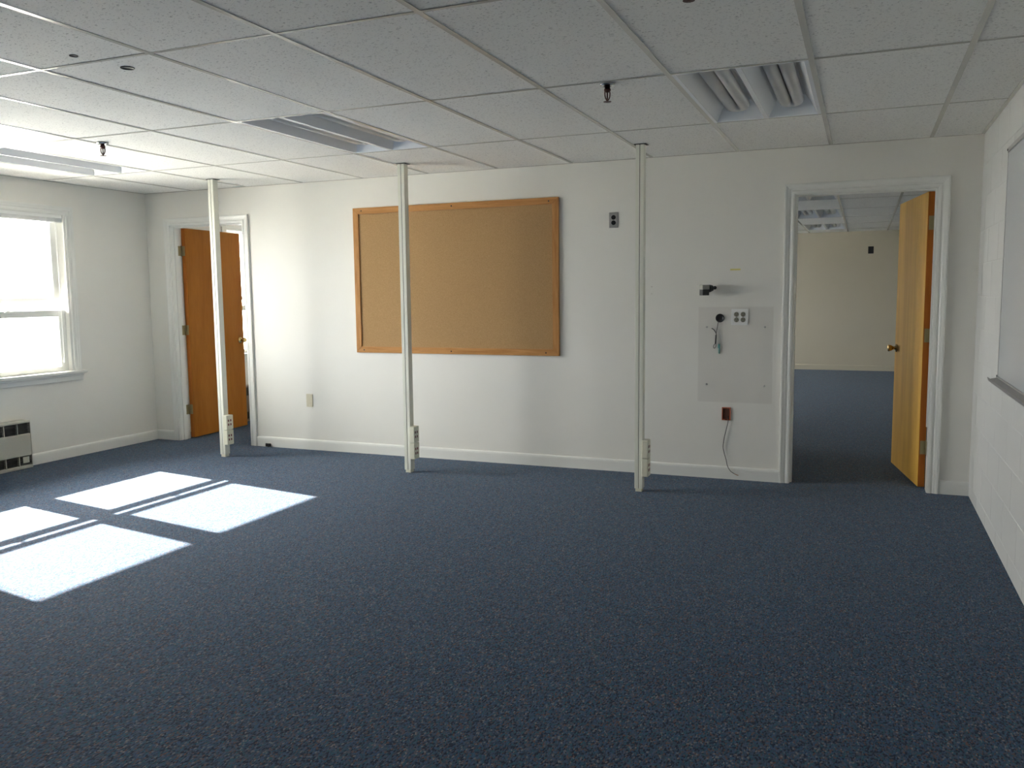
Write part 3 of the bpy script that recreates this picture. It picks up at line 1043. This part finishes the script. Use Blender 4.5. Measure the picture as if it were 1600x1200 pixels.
# black round cable outlet with looped lead and teal plug
root = empty('cable_grommet', (0, 0, 0))
tag(root, 'round black cable outlet with looped dark lead and teal plug', 'cable outlet')
b = bm_new()
add_lathe(b, (-1.327, -0.0005, 1.171), (0, -1, 0), [(0, 0.031), (0.003, 0.031), (0.005, 0.028), (0.003, 0.024), (0.001, 0.022), (0.001, 0)], 28)
obj('rim', b, 'black', root)
box_obj('bar', (-1.330, -1.324, -0.0045, -0.001, 1.148, 1.194), 'dark', root)
b = bm_new()
add_tube(b, smooth_path([(-1.337, -0.003, 1.158), (-1.339, -0.008, 1.135), (-1.343, -0.010, 1.105), (-1.349, -0.010, 1.075), (-1.351, -0.008, 1.055), (-1.353, -0.008, 1.020), (-1.356, -0.009, 0.992), (-1.368, -0.009, 0.972), (-1.367, -0.009, 0.955), (-1.357, -0.009, 0.957), (-1.352, -0.009, 0.972), (-1.353, -0.011, 0.995)]), 0.0022, 8)
ld_ = obj('lead', b, 'dark', root)
b = bm_new()
add_tube(b, smooth_path([(-1.353, -0.009, 0.985), (-1.352, -0.012, 1.020), (-1.350, -0.012, 1.055), (-1.356, -0.010, 1.070), (-1.368, -0.010, 1.088), (-1.384, -0.010, 1.098)]), 0.0030, 8)
obj('lead', b, 'dark', root)
b = bm_new()
add_cyl(b, (-1.3545, -0.011, 0.985), (-1.3515, -0.011, 1.050), 0.0055, n=10)
obj('lead_wrap', b, 'dark', root)
b = bm_new()
add_box(b, -1.338, -1.322, -0.010, -0.001, 0.955, 0.985, bevel=0.002)
add_box(b, -1.334, -1.324, -0.008, -0.001, 0.915, 0.957, bevel=0.002)
obj('plug', b, 'teal', root)

# small sensor like device on the wall
root = empty('angled_connector', (0, 0, 0))
tag(root, 'small black and grey elbow connector sticking out of back wall', 'connector')
b = bm_new()
add_lathe(b, (-1.366, -0.0005, 1.388), (0, -1, 0), [(0, 0.013), (0.003, 0.013), (0.004, 0.008), (0.026, 0.0075), (0.027, 0)], 16)
obj('wall_stem', b, 'black', root)
ax = Vector((-0.80, -0.55, -0.12)).normalized()
b = bm_new()
add_lathe(b, Vector((-1.366, -0.022, 1.388)) - ax * 0.008, ax, [(0, 0.006), (0.020, 0.007), (0.022, 0.020), (0.034, 0.024), (0.040, 0.024), (0.041, 0.027), (0.058, 0.028), (0.059, 0)], 20)
obj('collar', b, 'black', root)
b = bm_new()
vs = add_box(b, -0.026, 0.026, -0.028, 0.028, -0.044, 0.030, bevel=0.004, seg=2)
hd = obj('housing', b, 'black', root)
q = Vector((-1.366, -0.022, 1.388)) + ax * 0.078
hd.location = q
hd.rotation_euler = (0, 0, math.atan2(ax.y, ax.x) + math.pi)
b = bm_new()
add_box(b, -0.027, 0.027, -0.029, 0.029, -0.004, 0.031, bevel=0.003)
M['grey_cap'] = plain('grey_cap', (0.34, 0.33, 0.30), 0.45, noise=0.15, nscale=120)
cp = obj('cap', b, 'grey_cap', root)
cp.location = q
cp.rotation_euler = hd.rotation_euler

# tape, screws, small black box on the baseboard
b = bm_new()
add_box(b, -1.260, -1.189, -0.0012, -0.0004, 1.509, 1.521)
tag(obj('tape_strip', b, 'yellow'), 'short strip of faded yellow tape on the back wall', 'tape')
lbs = ['screw left over in upper left of grey wall patch', 'screw left over in upper right of grey wall patch', 'screw left over in lower left of grey wall patch', 'screw left over in lower right of grey wall patch']
smesh = None
for lb, (x, z) in zip(lbs, ((-1.419, 1.107), (-1.015, 1.107), (-1.416, 0.691), (-1.011, 0.689))):
    if smesh is None:
        b = bm_new()
        add_lathe(b, (0, -0.0003, 0), (0, -1, 0), [(0, 0.007), (0.002, 0.006), (0.0025, 0.003), (0.016, 0.0028), (0.0165, 0.0065), (0.019, 0.0055), (0.0195, 0)], 14)
        smesh = mesh_of('wall_screw', b)
    o = obj('wall_screw', smesh, 'steel', None, (x, 0, z))
    tag(o, lb, 'screw', 'screws left in the back wall')
root = empty('cable_clip', (0, 0, 0))
tag(root, 'tiny black box at floor on the baseboard beside office doorway', 'cable box')
box_obj('body', (-5.375, -5.322, -0.030, -0.0145, 0.004, 0.033), 'black', root, bevel=0.002)
b = bm_new()
add_cyl(b, (-5.349, -0.022, 0.004), (-5.349, -0.022, 0.0), 0.004, n=8)
obj('cable_stub', b, 'dark', root)

# ------------------------------------------------------------------ whiteboard on the block wall
yA, yB, zA, zB = -1.137, -3.575, 0.880, 2.078
root = empty('whiteboard', (0, 0, 0))
tag(root, 'large whiteboard in thin aluminium frame on right block wall', 'whiteboard')
box_obj('panel', (XR - 0.011, XR - 0.001, yB + 0.004, yA - 0.004, zA + 0.004, zB - 0.004), 'white_board', root)
box_obj('frame_rail', (XR - 0.016, XR - 0.001, yB, yA, zB - 0.022, zB), 'alu', root, bevel=0.001)
box_obj('frame_rail', (XR - 0.016, XR - 0.001, yB, yA, zA, zA + 0.020), 'alu', root, bevel=0.001)
box_obj('frame_side', (XR - 0.013, XR - 0.001, yA - 0.006, yA, zA + 0.020, zB - 0.022), 'alu', root)
box_obj('frame_side', (XR - 0.013, XR - 0.001, yB, yB + 0.006, zA + 0.020, zB - 0.022), 'alu', root)
b = bm_new()
prof = [(0.001, 0.012), (0.016, 0.012), (0.050, 0.004), (0.056, 0.014), (0.060, 0.013), (0.055, -0.004), (0.014, -0.014), (0.001, -0.014)]
A = [b.verts.new((XR - u, yA + 0.004, zA + v)) for u, v in prof]
B = [b.verts.new((XR - u, yB - 0.004, zA + v)) for u, v in prof]
for k in range(len(prof)):
    b.faces.new((A[k], A[(k + 1) % len(prof)], B[(k + 1) % len(prof)], B[k]))
b.faces.new(A)
b.faces.new(B[::-1])
obj('tray', b, 'alu', root)
for (yy, zz) in ((yA - 0.010, zB - 0.011), (yA - 0.010, zA + 0.022)):
    b = bm_new()
    add_cyl(b, (XR - 0.0155, yy, zz), (XR - 0.0185, yy, zz), 0.006, n=12)
    obj('corner_cap', b, 'dark', root)

# ------------------------------------------------------------------ convector heaters
def heater(y_hi, y_lo, body_mat, label):
    D_ = 0.098
    root = empty('wall_heater', (XL, y_hi, 0))
    tag(root, label, 'heater')
    L_ = y_hi - y_lo
    hh = 0.392
    b = bm_new()
    add_box(b, 0.001, D_ - 0.030, -L_ + 0.006, -0.006, 0.014, hh - 0.006)
    obj('core', b, 'grille', root)
    box_obj('front_panel', (D_ - 0.030, D_, -L_ + 0.006, -0.006, 0.108, 0.285), body_mat, root, bevel=0.003)
    b = bm_new()
    add_box(b, 0.001, D_ + 0.002, -L_, 0, 0.372, hh, bevel=0.005, seg=2)
    obj('top_cap', b, body_mat, root)
    box_obj('bottom_rail', (0.001, D_, -L_, 0, 0.004, 0.030), body_mat, root, bevel=0.002)
    for (a, c) in ((-0.006, 0.0), (-L_, -L_ + 0.006)):
        box_obj('end_cap', (0.001, D_, a, c, 0.030, 0.372), body_mat, root, bevel=0.001)
    for (z0_, z1_) in ((0.290, 0.368), (0.034, 0.104)):
        b = bm_new()
        n = int((z1_ - z0_) / 0.0125)
        for k in range(n):
            z = z0_ + (k + 0.5) * (z1_ - z0_) / n
            add_box(b, D_ - 0.024, D_ - 0.004, -L_ + 0.006, -0.006, z - 0.0012, z + 0.0012)
        g_ = obj('grille', b, 'grille', root)
        y = -0.115
        while y > -L_ + 0.05:
            box_obj('divider', (D_ - 0.026, D_ - 0.002, y - 0.003, y + 0.003, z0_ - 0.004, z1_ + 0.004), body_mat, g_)
            y -= 0.115
    box_obj('control_door', (D_ - 0.004, D_ - 0.0005, -0.085, -0.030, 0.050, 0.100), body_mat, root, bevel=0.001)
    return root
heater(-1.430, -3.05, 'heater', 'beige metal convector heater under the left window')
heater(2.40, 1.15, 'heater_brown', 'brown heater glimpsed in the small office through doorway')
